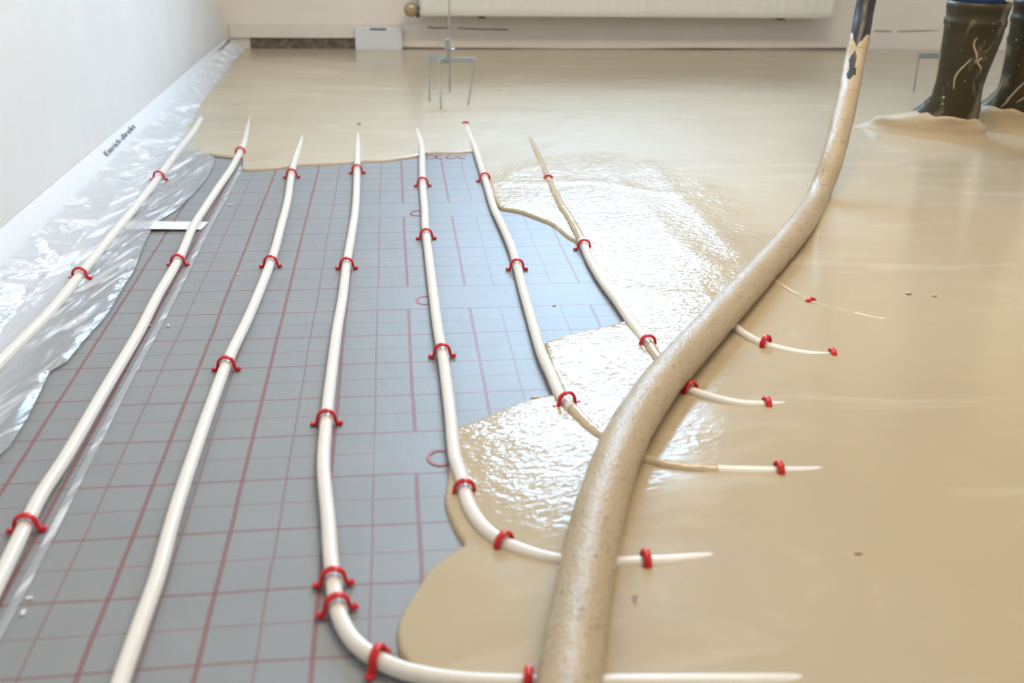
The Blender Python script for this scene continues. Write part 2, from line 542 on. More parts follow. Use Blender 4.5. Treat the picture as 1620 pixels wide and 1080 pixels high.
# ------------------------------------------------------------------ radiator
M_RAD = simple('radiator_enamel', (0.78, 0.755, 0.68), 0.33, var=0.01, nscale=8)
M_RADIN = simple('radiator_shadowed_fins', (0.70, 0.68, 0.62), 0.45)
M_BRASS = simple('dull_brass', (0.42, 0.33, 0.20), 0.38, 0.7, var=0.25, nscale=90)
RYF, RYB = RY1 - 0.125, RY1 - 0.035
ra = gY(665, 28, RYF); rb = gY(1318, 28, RYF)
rx0, rx1, rz0 = float(ra[0]), float(rb[0]), float((ra[2] + rb[2]) / 2)
rz1 = rz0 + 0.55
rad = thing('radiator', 'cream panel radiator hung low on the back wall', 'radiator', (rx0, RY1, 0))
RW = rx1 - rx0
def panel(name, yf, sgn):
    pitch, r = 0.0415, 0.0028
    nx = int(RW / pitch * 8)
    xs = np.linspace(0.004, RW - 0.004, nx)
    zz = [rz0 + 0.0, rz0 + 0.006, rz0 + 0.012, rz0 + 0.030, rz0 + 0.036, rz0 + 0.045, rz0 + 0.06, rz1 - 0.06, rz1 - 0.045, rz1 - 0.036, rz1 - 0.030, rz1 - 0.006, rz1]
    V, F = [], []
    for z in zz:
        a = min(max((z - rz0 - 0.030) / 0.022, 0), 1) * min(max((rz1 - 0.030 - z) / 0.022, 0), 1)
        e = 0.004 if z < rz0 + 0.004 or z > rz1 - 0.004 else 0.0
        for x in xs:
            g = 0.5 + 0.5 * math.cos(2 * math.pi * x / pitch)
            V.append((x, yf + sgn * (e - a * r * (g ** 2.5) + 0.004 * (1 if 0.010 > z - rz0 > 0.004 else 0)), z))
    for j in range(len(zz) - 1):
        for i in range(nx - 1):
            F.append((j * nx + i, j * nx + i + 1, (j + 1) * nx + i + 1, (j + 1) * nx + i))
    o = mesh_obj(name, V, F, M_RAD, rad)
    md = o.modifiers.new('thickness', 'SOLIDIFY'); md.thickness = 0.004; md.offset = 0
    return o
panel('front_panel', RYF - RY1 + 0.008, 1)
panel('back_panel', RYB - RY1 - 0.008, -1)
V, F = [], []
nf = int(RW / 0.02)
for i in range(nf + 1):
    x = 0.02 + (RW - 0.04) * i / nf
    y = (RYF if i % 2 else RYB) - RY1 + (0.020 if i % 2 else -0.020)
    V += [(x, y, rz0 + 0.05), (x, y, rz1 - 0.05)]
    if i:
        F.append((2 * i - 2, 2 * i, 2 * i + 1, 2 * i - 1))
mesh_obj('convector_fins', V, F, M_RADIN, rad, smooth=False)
for s in (0, 1):
    x = 0.0 if s == 0 else RW - 0.004
    box('side_panel', x, x + 0.004, RYF - RY1, RYB - RY1, rz0 + 0.006, rz1, M_RAD, rad, 0.001)
bm = bmesh.new()
for i in range(int(RW / 0.016)):
    add_box(bm, 0.006 + i * 0.016, 0.006 + i * 0.016 + 0.006, RYF - RY1 + 0.006, RYB - RY1 - 0.006, rz1 - 0.004, rz1)
add_box(bm, 0.004, RW - 0.004, RYF - RY1 + 0.002, RYF - RY1 + 0.010, rz1 - 0.006, rz1 + 0.001)
add_box(bm, 0.004, RW - 0.004, RYB - RY1 - 0.010, RYB - RY1 - 0.002, rz1 - 0.006, rz1 + 0.001)
bm_obj('top_grille', bm, M_RAD, rad)
for px in (762, 1233):
    x = float(gY(px, 32, RYB)[0]) - rx0
    bm = bmesh.new()
    add_box(bm, x - 0.014, x + 0.014, RYB - RY1 - 0.03, -0.001, rz0 - 0.014, rz0 + 0.002, 0.002)
    bm_obj('bracket', bm, M_DARKLINE, rad)
# valve at the lower left end
vc = gY(650, 15, RYF + 0.03)
vx, vz = float(vc[0]) - rx0, float(vc[2])
prof = [(0.0, 0.0), (0.017, 0.0), (0.024, 0.006), (0.0275, 0.016), (0.0275, 0.026), (0.023, 0.036), (0.014, 0.040), (0.013, 0.052)]
def lathe(prof, axis, seg=20):
    V, F = [], []
    for (r, h) in prof:
        for k in range(seg):
            a = 2 * math.pi * k / seg
            p = (r * math.cos(a), r * math.sin(a), h)
            V.append(p if axis == 'z' else (p[0], h, p[1]) if axis == 'y' else (h, p[0], p[1]))
    for i in range(len(prof) - 1):
        for k in range(seg):
            k2 = (k + 1) % seg
            F.append((i * seg + k, i * seg + k2, (i + 1) * seg + k2, (i + 1) * seg + k))
    return V, F
v_, f_ = lathe(prof, 'y')
val = mesh_obj('valve', [(a + vx, b + RYF - RY1 + 0.005, c + vz) for a, b, c in v_], f_, M_BRASS, rad)
val['label'] = 'round brass radiator valve'
tube('valve_pipe', [(vx, RYF - RY1 + 0.045, vz), (vx + 0.012, RYF - RY1 + 0.048, vz), (vx + 0.045, RYF - RY1 + 0.048, vz + 0.006)], 0.009, M_BRASS, rad)
tube('supply_pipe', [(vx, RYF - RY1 + 0.05, vz), (vx, -0.03, vz), (vx, 0.0, vz)], 0.008, M_BRASS, rad)
bmx = gY(661, 30, RYF + 0.03)
box('drain_plug', float(bmx[0]) - rx0 - 0.006, float(bmx[0]) - rx0 + 0.008, RYF - RY1 + 0.03, RYF - RY1 + 0.05, rz0 - 0.008, rz0 + 0.01, M_DARKLINE, rad, 0.002)

# ------------------------------------------------------------------ insulation mats
SEAM = -0.392
def flat(nm, x0, x1, y0, y1, z, mat, nx=40, ny=90, curl=0.0):
    V, F = [], []
    for j in range(ny + 1):
        for i in range(nx + 1):
            x, y = x0 + (x1 - x0) * i / nx, y0 + (y1 - y0) * j / ny
            V.append((x, y, z + 0.0006 * math.sin(x * 21 + y * 9) * math.sin(y * 13)))
    for j in range(ny):
        for i in range(nx):
            a = j * (nx + 1) + i
            F.append((a, a + 1, a + nx + 2, a + nx + 1))
    return V, F
V, F = flat('m', SEAM, 1.3, RY0 + 0.1, 3.4, 0.0, M_MAT)
nb = len(F)
def ring(cx, cy, rx, ry, wdt, a0, a1, z=0.0011, nseg=28):
    o = len(V)
    for i in range(nseg + 1):
        a = a0 + (a1 - a0) * i / nseg
        for s in (-0.5, 0.5):
            V.append((cx + (rx + s * wdt) * math.cos(a), cy + (ry + s * wdt) * math.sin(a), z))
        if i:
            F.append((o + 2 * i - 2, o + 2 * i - 1, o + 2 * i + 1, o + 2 * i))
PI = math.pi
for (px, py, sc) in ((697, 724, 1.0), (673, 475.5, 1.0), (661, 337.5, 1.0)):
    p = gz(px, py)
    ring(p[0], p[1], 0.0145, 0.0175, 0.0042, PI * 0.30, PI * 1.70)
for (px, c) in ((682, 1), (697, 0), (714, 1), (733, 0)):
    p = gz(px, 248.5)
    if c:
        ring(p[0], p[1], 0.0145, 0.0175, 0.0036, 0, 2 * PI)
    else:
        ring(p[0], p[1], 0.0115, 0.0175, 0.0036, PI * 0.25, PI * 1.6)
mt = mesh_obj('insulation_mat', V, F, M_MAT)
mt.data.materials.append(M_PRINT)
for i in range(nb, len(F)):
    mt.data.polygons[i].material_index = 1
tag(mt, 'large grey insulation mat printed with a red grid under the pipes', 'insulation mat')
V, F = flat('m', SX - 0.002, SEAM + 0.004, RY0 + 0.1, 4.2, -0.0022, M_MATL, 12, 90)
tag(mesh_obj('insulation_mat', V, F, M_MATL), 'narrow grey gridded insulation mat beside the left wall, partly under clear film', 'insulation mat')
# clear tape over the seam
V, F = [], []
for i in range(141):
    y = -0.2 + 2.62 * i / 140
    for k, u in enumerate((0.0165, 0.0175, 0.020, 0.0235, 0.0250)):
        V.append((-0.3935 + u + 0.0012 * math.sin(y * 9), y, (0.0012, 0.0014, 0.0015, 0.0019 + 0.0001 * math.sin(y * 17 + 1), 0.0012)[k]))
    if i:
        for k in range(4):
            a = (i - 1) * 5 + k
            F.append((a, a + 1, a + 6, a + 5))
tag(mesh_obj('seam_tape', V, F, M_TAPE), 'clear shiny tape strip over the mat seam, right of the second pipe', 'tape')
P = [gz(203, 348.5, 0.006), gz(262, 350, 0.004), gz(330, 350.5, 0.0022), gz(318, 363, 0.0022), gz(255, 362, 0.004), gz(196, 362, 0.006)]
tag(mesh_obj('tape_piece', [tuple(p) for p in P] + [(p[0], p[1], p[2] - 0.0006) for p in P],
             [(0, 1, 4, 5), (1, 2, 3, 4), (6, 11, 10, 7), (7, 10, 9, 8), (0, 6, 7, 1), (1, 7, 8, 2), (2, 8, 9, 3), (3, 9, 10, 4), (4, 10, 11, 5), (5, 11, 6, 0)], M_WTAPE, smooth=False),
    'short piece of milky tape lying crosswise under the second pipe', 'tape')

# ------------------------------------------------------------------ clear film from the edge strip onto the mat
edge_px = [(300, 216), (322, 238), (340, 248), (337, 262), (327, 282), (306, 306), (283, 328), (250, 350), (238, 366), (229, 381), (212, 427), (197, 450), (167, 500), (133, 537), (107, 570), (78, 587), (66, 613), (43, 660), (14, 706), (-1, 719), (-40, 770), (-110, 850)]
E_ = np.array([gz(x, y, 0.002)[:2] for x, y in edge_px])
E_ = np.vstack([E_, [(SX + 0.022, 3.0), (SX + 0.016, 3.5), (SX + 0.012, RY1 - 0.02)]])
o_ = np.argsort(E_[:, 1]); E_ = E_[o_]
ny, nu = 560, 60
ysf = np.linspace(E_[0, 1], E_[-1, 1], ny)
xe = np.interp(ysf, E_[:, 1], E_[:, 0])
V, F = [], []
for j, y in enumerate(ysf):
    for i in range(nu + 1):
        u = i / nu
        x = SX - 0.036 + (xe[j] - SX + 0.036) * u
        zb = 0.0045 + max(0.0, strip_top(y) * (SX + 0.006 - x) / 0.066) + 0.014 * min(1, max(0, (y - 2.85) / 0.3)) * (1 - u)
        zb += 0.006 * math.exp(-((x - SX - 0.004) / 0.018) ** 2)
        a, b = (x * 0.966 - y * 0.259), (x * 0.259 + y * 0.966)
        rdg = 1 - abs(mnoise.noise(Vector((a * 38, b * 4.5, 3.1)))) * 2
        rd2 = 1 - abs(mnoise.noise(Vector((a * 90, b * 9, 7.7)))) * 2
        amp = min(1, u * 6 + 0.2) * (1 - 0.35 * max(0, u - 0.75) / 0.25)
        z = zb + amp * (0.0055 * max(0, rdg) ** 2 + 0.0022 * max(0, rd2) ** 2)
        if u > 0.94:
            z = 0.0015 + (z - 0.0015) * (1 - (u - 0.94) / 0.06)
        V.append((x, y, z))
for j in range(ny - 1):
    for i in range(nu):
        a = j * (nu + 1) + i
        F.append((a, a + 1, a + nu + 2, a + nu + 1))
tag(mesh_obj('plastic_film', V, F, M_FILM), 'crinkled clear plastic film draped from the left edge strip onto the mat', 'plastic film')

# ------------------------------------------------------------------ screed
bnd_px = [(385, 76), (352, 118), (318, 164), (300, 190), (291, 200), (292, 214), (291, 238), (300, 243), (312, 247), (326, 246), (340, 247.5), (355, 249.5), (370, 250.5), (381, 248),
          (383, 262), (384, 271), (400, 271), (433, 269), (455, 266), (473, 263), (505, 262), (540, 260), (573, 257.5), (607, 256.5), (635, 253), (662, 249), (675, 244.5), (700, 244), (730, 243.5), (750, 242.5),
          (757, 251), (765, 272), (776, 305), (789, 331), (803, 334), (823, 338), (847, 347), (873, 358), (883, 366), (897, 378), (912, 386), (921, 398), (940, 427), (962, 462), (986, 500), (988, 510),
          (967, 518), (937, 525), (900, 533), (880, 540), (862, 546), (862, 556), (868, 580), (880, 608), (888, 624), (876, 628), (853, 633), (823, 641), (793, 653), (767, 664), (740, 675), (722, 681),
          (712, 692), (707, 706), (710, 728), (708, 760), (703, 790), (705, 806), (711, 822), (721, 846), (734, 866), (722, 874), (700, 888), (676, 908), (662, 933), (645, 959), (633, 980), (627, 1002), (629, 1024), (633, 1040), (650, 1062), (672, 1090), (690, 1140)]
B2 = [tuple(gz(x, y, 0.0)[:2]) for x, y in bnd_px]
B2[0] = (SX + 0.004, RY1 - 0.003)
for i, e in ((1, 0.004), (2, 0.008), (3, 0.020)):
    B2[i] = (SX + e, B2[i][1])
near = catmull(np.array(B2), 4)
lim = (RX1 - 0.003, RY0 + 0.01)
poly = [tuple(p) for p in near] + [(near[-1][0] - 0.04, 0.2), (near[-1][0] - 0.02, lim[1]), (lim[0], lim[1]), (lim[0], RY1 - 0.003)]
poly = np.array(poly)
GS = 0.010
gx = np.arange(RX0 - 0.03, lim[0] + 0.03, GS)
gy = np.arange(lim[1] - 0.03, RY1 + 0.03, GS)
GX, GY = np.meshgrid(gx, gy)
PTS = np.stack([GX.ravel(), GY.ravel()], 1)
def seg_dist(PT, A, Bq):
    best = np.full(len(PT), 1e9)
    for a, b in zip(A, Bq):
        ab = b - a
        t = np.clip(((PT - a) @ ab) / (ab @ ab + 1e-15), 0, 1)
        d = PT - a - t[:, None] * ab
        best = np.minimum(best, (d * d).sum(1))
    return np.sqrt(best)
def inside(PT, pl):
    res = np.zeros(len(PT), bool)
    n = len(pl)
    for i in range(n):
        a, b = pl[i], pl[(i + 1) % n]
        if a[1] == b[1]:
            continue
        c = ((a[1] > PT[:, 1]) != (b[1] > PT[:, 1])) & (PT[:, 0] < (b[0] - a[0]) * (PT[:, 1] - a[1]) / (b[1] - a[1]) + a[0])
        res ^= c
    return res
ins = inside(PTS, poly)
dd = seg_dist(PTS, poly, np.roll(poly, -1, 0))
sd = np.where(ins, dd, -dd).reshape(GX.shape)
freeA = near[4 * 3:]                                             # the open flow front (not the wall)
df = seg_dist(PTS, freeA[:-1], freeA[1:]).reshape(GX.shape)
LEVEL = 0.0195
def smoothn(sx, sy, k, z=0.0):
    out = np.zeros(GX.shape)
    for j in range(GX.shape[0]):
        for i in range(GX.shape[1]):
            out[j, i] = mnoise.noise(Vector((GX[j, i] * sx, GY[j, i] * sy, z)))
    return out * k
HG = 0.0062 + (LEVEL - 0.0062) * (1 - np.exp(-df / 0.17))
HG += smoothn(3.0, 4.0, 0.0004) + smoothn(9, 13, 0.00035, 5.0) * np.exp(-df / 0.4)
def ridge(pts, amp, wd):
    global HG
    q = catmull(np.array([gz(x, y, 0.015)[:2] for x, y in pts]), 4)
    d = seg_dist(PTS, q[:-1], q[1:]).reshape(GX.shape)
    HG = HG + amp * np.exp(-(d / wd) ** 2)
ridge([(902, 190), (880, 212), (890, 225), (862, 240), (872, 262), (880, 285)], 0.0020, 0.022)
ridge([(786, 285), (820, 268), (850, 262)], 0.0015, 0.02)
ridge([(800, 285), (870, 290), (940, 288), (1000, 300), (1075, 310), (1120, 300)], 0.0018, 0.018)
ridge([(955, 262), (990, 300), (1040, 350), (1080, 390), (1130, 420)], 0.0016, 0.022)
ridge([(1030, 260), (1060, 300), (1110, 345), (1170, 405)], 0.0018, 0.022)
ridge([(1000, 452), (1040, 459), (1085, 463), (1115, 465)], 0.0022, 0.012)
ridge([(800, 140), (806, 170), (790, 195), (765, 214)], 0.0013, 0.02)
ridge([(960, 576), (985, 588), (1010, 600)], 0.0018, 0.010)
rp = np.array([gz(x, y, 0.015)[:2] for x, y in [(775, 285), (850, 258), (955, 250), (1120, 300), (1200, 390), (1110, 500), (1010, 620), (950, 740), (880, 790), (760, 740), (715, 700), (745, 672), (880, 628), (858, 546), (988, 508), (915, 390), (790, 334)]])
rip = np.where(inside(PTS, rp), 1.0, 0.0) 
drp = seg_dist(PTS, rp, np.roll(rp, -1, 0))
rip = np.where(rip > 0, 1.0, np.exp(-(drp / 0.06) ** 2)).reshape(GX.shape)
rip = np.clip(rip, 0.04, 1.0)
for (x, y, r_) in ((1120, 590, 0.05), (1110, 690, 0.05), (1160, 560, 0.04), (1290, 380, 0.07)):
    p = gz(x, y, 0.015)
    rip = np.maximum(rip, 0.40 * np.exp(-((GX - p[0]) ** 2 + (GY - p[1]) ** 2) / r_ ** 2))

# marching squares of sd >= LIP with the edge vertices interpolated, then a rounded skirt down to the mat
LIP = 0.006
val_ = sd - LIP
val_[np.abs(val_) < 1e-5] = 1e-5
NXg = GX.shape[1]
vid = {}
V, RP = [], []
def gvert(j, i):
    k = (0, j, i)
    if k not in vid:
        vid[k] = len(V); V.append((GX[j, i], GY[j, i], HG[j, i])); RP.append(rip[j, i])
    return vid[k]
def evert(j, i, j2, i2):
    if (j2, i2) < (j, i):
        j, i, j2, i2 = j2, i2, j, i
    k = (1, j, i, j2, i2)
    if k not in vid:
        t = val_[j, i] / (val_[j, i] - val_[j2, i2])
        f = lambda A: A[j, i] + (A[j2, i2] - A[j, i]) * t
        vid[k] = len(V); V.append((f(GX), f(GY), f(HG))); RP.append(f(rip))
    return vid[k]
F, rim = [], []
pos = val_ > 0
for j in range(GX.shape[0] - 1):
    row = pos[j:j + 2]
    for i in range(NXg - 1):
        c = ((j, i), (j, i + 1), (j + 1, i + 1), (j + 1, i))
        s = [pos[a] for a in c]
        if all(s):
            F.append(tuple(gvert(*a) for a in c))
        elif any(s):
            pg, cuts = [], []
            for q in range(4):
                a, b = c[q], c[(q + 1) % 4]
                if s[q]:
                    pg.append(gvert(*a))
                if s[q] != s[(q + 1) % 4]:
                    e = evert(*a, *b)
                    pg.append(e)
                    cuts.append((e, s[q]))
            if len(pg) >= 3:
                F.append(tuple(pg))
            for q in range(len(cuts)):
                if cuts[q][1]:
                    rim.append((cuts[q][0], cuts[(q + 1) % len(cuts)][0]))
gsy, gsx = np.gradient(sd, GS)
def outward(p):
    i = int(np.clip((p[0] - gx[0]) / GS, 0, NXg - 1)); j = int(np.clip((p[1] - gy[0]) / GS, 0, len(gy) - 1))
    g = np.array([gsx[j, i], gsy[j, i]])
    return -g / (np.linalg.norm(g) + 1e-9)
nrm = {}
for a, b in rim:
    d = np.array(V[b][:2]) - np.array(V[a][:2])
    for k in (a, b):
        nrm[k] = nrm.get(k, 0) + np.array([d[1], -d[0]]) / (np.linalg.norm(d) + 1e-9) * 1.0
prof = [(0.0026, 0.90), (0.0044, 0.66), (0.0056, 0.32), (0.0060, -0.05)]
sk = {}
for k in nrm:
    p = np.array(V[k])
    g = outward(p)
    o = nrm[k] / (np.linalg.norm(nrm[k]) + 1e-9)
    if o @ g < 0:
        o = -o
    g = g + o; g /= np.linalg.norm(g) + 1e-9
    ids = []
    for (d, hz) in prof:
        ids.append(len(V)); V.append((p[0] + g[0] * d, p[1] + g[1] * d, p[2] * hz)); RP.append(RP[k])
    sk[k] = [k] + ids
for a, b in rim:
    A_, B_ = sk[a], sk[b]
    for q in range(len(prof)):
        F.append((A_[q], B_[q], B_[q + 1], A_[q + 1]))
scr = mesh_obj('liquid_screed', V, F, M_SCREED)
bm = bmesh.new(); bm.from_mesh(scr.data); bmesh.ops.recalc_face_normals(bm, faces=bm.faces)
up_ = sum(1 if f.normal.z > 0 else -1 for f in bm.faces)
if up_ < 0:
    bmesh.ops.reverse_faces(bm, faces=bm.faces)
bm.to_mesh(scr.data); bm.free()
at = scr.data.attributes.new('ripple', 'FLOAT', 'POINT')
at.data.foreach_set('value', np.array(RP, dtype=np.float32))
VA = np.array([(float(v[0]), float(v[1])) for v in V])
dl = np.clip((VA[:, 1] - 1.35) / 1.2, 0, 1); dl = dl * dl * (3 - 2 * dl)
dl = 0.08 + dl * (1 - 0.75 * np.clip((np.array(RP) - 0.04) / 0.96, 0, 1))
at = scr.data.attributes.new('back_sheen', 'FLOAT', 'POINT')
at.data.foreach_set('value', dl.astype(np.float32))
tag(scr, 'wet beige liquid screed spreading over the mat and filling the room', 'screed', kind='stuff')
def level(x, y):
    i = int(np.clip((x - gx[0]) / GS, 0, NXg - 1)); j = int(np.clip((y - gy[0]) / GS, 0, len(gy) - 1))
    return float(HG[j, i]) if sd[j, i] > 0 else 0.0

# ------------------------------------------------------------------ heating pipes
PR = 0.008
def pp(pts):
    out = []
    for p in pts:
        z = p[2] if len(p) > 2 else 0.0088
        out.append(gz(p[0], p[1], z))
    return catmull(np.array(out), 8)
pipes = {}
def pipe(key, pts, label, coat=None):
    P = pp(pts)
    o = tube('heating_pipe', P, PR, M_PIPE, nseg=18)
    tag(o, label, 'pipe', 'underfloor heating pipes')
    pipes[key] = P
    if coat:
        for (a, b) in coat:
            ya, yb = gz(*a, 0.009), gz(*b, 0.009)
            i0 = int(np.argmin(((P - ya) ** 2).sum(1))); i1 = int(np.argmin(((P - yb) ** 2).sum(1)))
            i0, i1 = min(i0, i1), max(i0, i1)
            Q = P[i0:i1 + 1]
            nq = len(Q)
            rr = PR + 0.0011 * np.minimum(1, np.minimum(np.arange(nq), np.arange(nq)[::-1]) / 3.0) - 0.0003
            tube('screed_coating', Q, rr, M_COATPIPE, o, 18, True, lambda i, k, p: 0.0012 * mnoise.noise(Vector(p) * 90))['label'] = 'beige screed smeared on the pipe'
    return o
pipe(1, [(318, 188, 0.0065), (306, 208, 0.0085), (280, 241, 0.0100), (250, 282, 0.0130), (215, 327, 0.0130), (187, 361, 0.0120), (133, 427, 0.0125), (80, 492, 0.0125), (0, 573, 0.0115), (-80, 662)],
     'white heating pipe nearest the left wall, lying on the clear film')
pipe(2, [(398, 180, 0.006), (392, 205, 0.008), (388, 222), (381, 239), (366, 267), (346, 296), (325, 328), (305, 360), (283, 410), (250, 467), (219, 527), (163, 622), (106, 720), (67, 780), (42, 828), (12, 890), (-30, 975)],
     'white heating pipe along the mat seam, just right of the clear film')
pipe(3, [(484, 200, 0.006), (477, 224, 0.0082), (467, 252), (461, 277), (455, 317), (444, 360), (430, 410), (397, 493), (362, 567), (333, 643), (313, 700), (278, 806), (249, 911), (224, 982), (190, 1080), (160, 1180)],
     'straight white heating pipe third from the left wall, running off the bottom of the mat')
pipe(4, [(570, 175, 0.006), (568, 198, 0.0083), (566.5, 220), (565, 263), (564, 300), (562, 333), (558, 360), (549, 414), (542, 470), (533, 523), (522, 610), (517, 657), (512, 720), (513, 760), (519, 820), (523, 880), (527, 911), (530, 941), (537, 974), (554, 1007), (575, 1028), (603, 1046), (634, 1059), (664, 1067), (720, 1076), (800, 1081, 0.0105), (900, 1082, 0.0140), (1000, 1081, 0.0150), (1150, 1080, 0.0150), (1200, 1080, 0.0142), (1260, 1080, 0.010), (1320, 1080, 0.006)],
     'white heating pipe bending right at the bottom edge, under the hose end', )
pipe(5, [(656, 185, 0.006), (660, 207, 0.0083), (667, 232), (668, 267), (669, 297), (672, 333), (673, 360), (679, 410), (687, 477), (694, 527), (700, 560), (707, 610), (713, 660), (719, 720), (730, 755), (738, 788), (749, 813), (767, 837), (793, 857), (823, 871), (857, 882), (887, 888), (930, 891), (980, 892, 0.0110), (1024, 891, 0.0115), (1065, 889, 0.0110), (1110, 886, 0.0095), (1170, 884, 0.006)],
     'white heating pipe sweeping right round the small screed lobe beside the mat')
pipe(6, [(726, 176, 0.006), (735, 195, 0.0085), (743, 214), (753, 238), (762, 267), (771, 295), (781, 328), (796, 360), (810, 393), (819, 425), (828, 460), (838, 495), (847, 527), (858, 562), (872, 593), (887, 627), (903, 645, 0.0095), (923, 667, 0.0100), (946, 688, 0.0105), (985, 713, 0.0120), (1030, 733, 0.0130), (1080, 742, 0.0132), (1140, 746, 0.0128), (1230, 748, 0.0122), (1295, 748, 0.0100), (1350, 747, 0.006)],
     'white heating pipe along the right edge of the bare mat, screed-smeared at its end', [((903, 648), (1140, 746))])
pipe(7, [(832, 212, 0.005), (845, 235, 0.0085), (866, 281, 0.0100), (885, 320, 0.0110), (905, 352), (923, 387), (933, 410), (952, 443), (977, 477), (999, 510), (1020, 538, 0.0105), (1037, 562, 0.0120), (1060, 595, 0.0135), (1090, 618, 0.0145), (1130, 632, 0.0138), (1172, 641, 0.0125), (1215, 643, 0.0110), (1265, 645, 0.007)],
     'heating pipe furthest right of the bare mat, beige with screed at its far end', [((832, 212), (921, 383)), ((1020, 538), (1060, 595))])
pipe(8, [(1105, 462, 0.006), (1135, 495, 0.0110), (1160, 517, 0.0150), (1183, 534, 0.0150), (1212, 548, 0.0142), (1247, 557, 0.0128), (1280, 563, 0.0112), (1325, 566, 0.009)],
     'short visible length of heating pipe right of the hose, upper of two thin ones')
pipe(9, [(1195, 425, 0.0095), (1225, 449, 0.0113), (1275, 478, 0.0112), (1310, 490, 0.0109), (1385, 507, 0.0110), (1440, 515, 0.008)],
     'heating pipe almost drowned in the screed, right of the hose, only its crest showing', [((1195, 425), (1440, 515))])

# ------------------------------------------------------------------ red clips
def clip_parts():
    ra_, tz = 0.0112, 0.0098
    P = [(-ra_ - 0.0030, 0, 0.0012), (-ra_ - 0.0012, 0, 0.005)]
    for i in range(13):
        a = PI - PI * i / 12
        P.append((ra_ * math.cos(a), 0, tz + 0.0118 * math.sin(a)))
    P += [(ra_ + 0.0012, 0, 0.005), (ra_ + 0.0030, 0, 0.0012)]
    P = catmull(P, 2)
    v, f = tube_data(P, 0.0022, 10)
    v = [(x, y * 1.9, z) for x, y, z in v]
    feet = []
    for s in (-1, 1):
        Q = catmull([(s * 0.0125, 0, 0.0042), (s * 0.0145, 0, 0.0026), (s * 0.0170, 0, 0.0030), (s * 0.0200, 0, 0.0045)], 3)
        fv, ff = tube_data(Q, [0.0020] * 3 + [0.0022] * 3 + [0.0026] * 3 + [0.0018], 8)
        feet.append(([(x, y * 1.7, z) for x, y, z in fv], ff))
    return (v, f), feet
(cv, cf), cfeet = clip_parts()
def mk(nm, v, f):
    me = bpy.data.meshes.new(nm)
    me.from_pydata([tuple(map(float, q)) for q in v], [], f)
    me.polygons.foreach_set('use_smooth', [True] * len(me.polygons))
    me.materials.append(M_RED)
    return me
arch_me = mk('clip_arch', cv, cf)
foot_me = [mk('clip_foot', *q) for q in cfeet]
def clip(key, px, py, label, dz=0.0, lean=0.0, turn=0.0, zt=0.018, feet=True):
    P = pipes[key]
    g = gz(px, py, zt)
    d = ((P[:, :2] - g[:2]) ** 2).sum(1)
    i = int(np.argmin(d))
    i = min(max(i, 1), len(P) - 2)
    T_ = P[i + 1] - P[i - 1]
    ang = math.atan2(T_[1], T_[0]) - PI / 2 + turn
    # slide along the pipe to the exact spot
    t2 = T_[:2] / np.linalg.norm(T_[:2])
    q = P[i, :2] + t2 * ((g[:2] - P[i, :2]) @ t2)
    zb = P[i, 2] - 0.0088
    o = bpy.data.objects.new('pipe_clip', None)
    o.empty_display_size = 0.02
    o.location = (q[0], q[1], max(zb, 0) + dz)
    o.rotation_euler = (lean, 0, ang)
    C.objects.link(o)
    tag(o, label, 'clip', 'red pipe clips')
    a = bpy.data.objects.new('arch', arch_me); a.parent = o; C.objects.link(a)
    if feet:
        for m in foot_me:
            b = bpy.data.objects.new('foot', m); b.parent = o; C.objects.link(b)
    return o
K = clip
K(1, 251, 277, 'red clip on the film-side pipe by the left wall, farther of its two', 0.001)
K(1, 125, 431, 'red clip on the film-side pipe by the left wall, nearer of its two', 0.001)
K(2, 381, 235, 'red clip on the seam pipe where it sinks into the screed at the back')
K(2, 285, 406, 'red clip midway along the seam pipe, level with the tape piece end')
K(2, 53, 818, 'red clip near the bottom left corner, on the pipe over the mat seam')
K(3, 462, 270, 'red clip on the third pipe from the left wall, at the screed edge')
K(3, 429, 408, 'red clip on the third pipe from the left wall, middle of its three')
K(3, 366, 568, 'red clip on the third pipe from the left wall, nearest the camera')
K(4, 564.5, 263, 'red clip on the bottom-bending pipe, farthest one at the screed edge')
K(4, 549, 411, 'red clip on the bottom-bending pipe, second one from the screed edge')
K(4, 517, 653, 'red clip on the bottom-bending pipe, third one from the screed edge')
K(4, 526, 905, 'red clip at the start of the bottom bend, upper of a close pair', 0.001, 0.0, -0.05)
K(4, 532, 947, 'red clip at the start of the bottom bend, lower of a close pair', 0.001, 0.0, 0.12)
K(4, 590, 1036, 'large red clip in the bottom bend, cut by the lower frame edge', 0.001, 0.0, 0.28)
K(4, 836, 1069, 'red clip on the bottom pipe just left of the hose end', 0.002, 0.0, 0.0, 0.02, False)
K(5, 671, 283, 'red clip on the fifth pipe, farthest one at the top of the bare mat')
K(5, 672, 365, 'red clip on the fifth pipe, second one from the far screed edge')
K(5, 700, 548, 'red clip on the fifth pipe, third one from the far screed edge')
K(5, 733, 764, 'red clip where the fifth pipe starts round the screed lobe')
K(5, 789, 853, 'red clip on the curve of the fifth pipe left of the hose')
K(5, 1024, 889, 'red clip just right of the hose on the lowest pipe tip but one', 0.001, 0.0, 0.0, 0.018, False)
K(6, 764, 276, 'red clip on the sixth pipe, farthest full one at the screed corner')
K(6, 818, 413, 'red clip midway along the sixth pipe at the right side of the bare mat')
K(6, 899, 629, 'red clip on the sixth pipe where it dips under the screed', 0.004)
K(6, 735, 194, 'tiny red clip top at the drowned far end of the sixth pipe', -0.0005, feet=False)
K(6, 1235, 746, 'red clip on the pipe tip right of the hose, third pipe down', 0.0010, 0.0, 0.0, 0.018, False)
K(7, 921, 382, 'red clip at the point of bare mat beside the glittering screed')
K(7, 1020, 538, 'red clip left of the hose on the glittering screed', 0.002)
K(7, 868, 279, 'tiny red clip remnant on the beige smeared far pipe end', -0.002, feet=False)
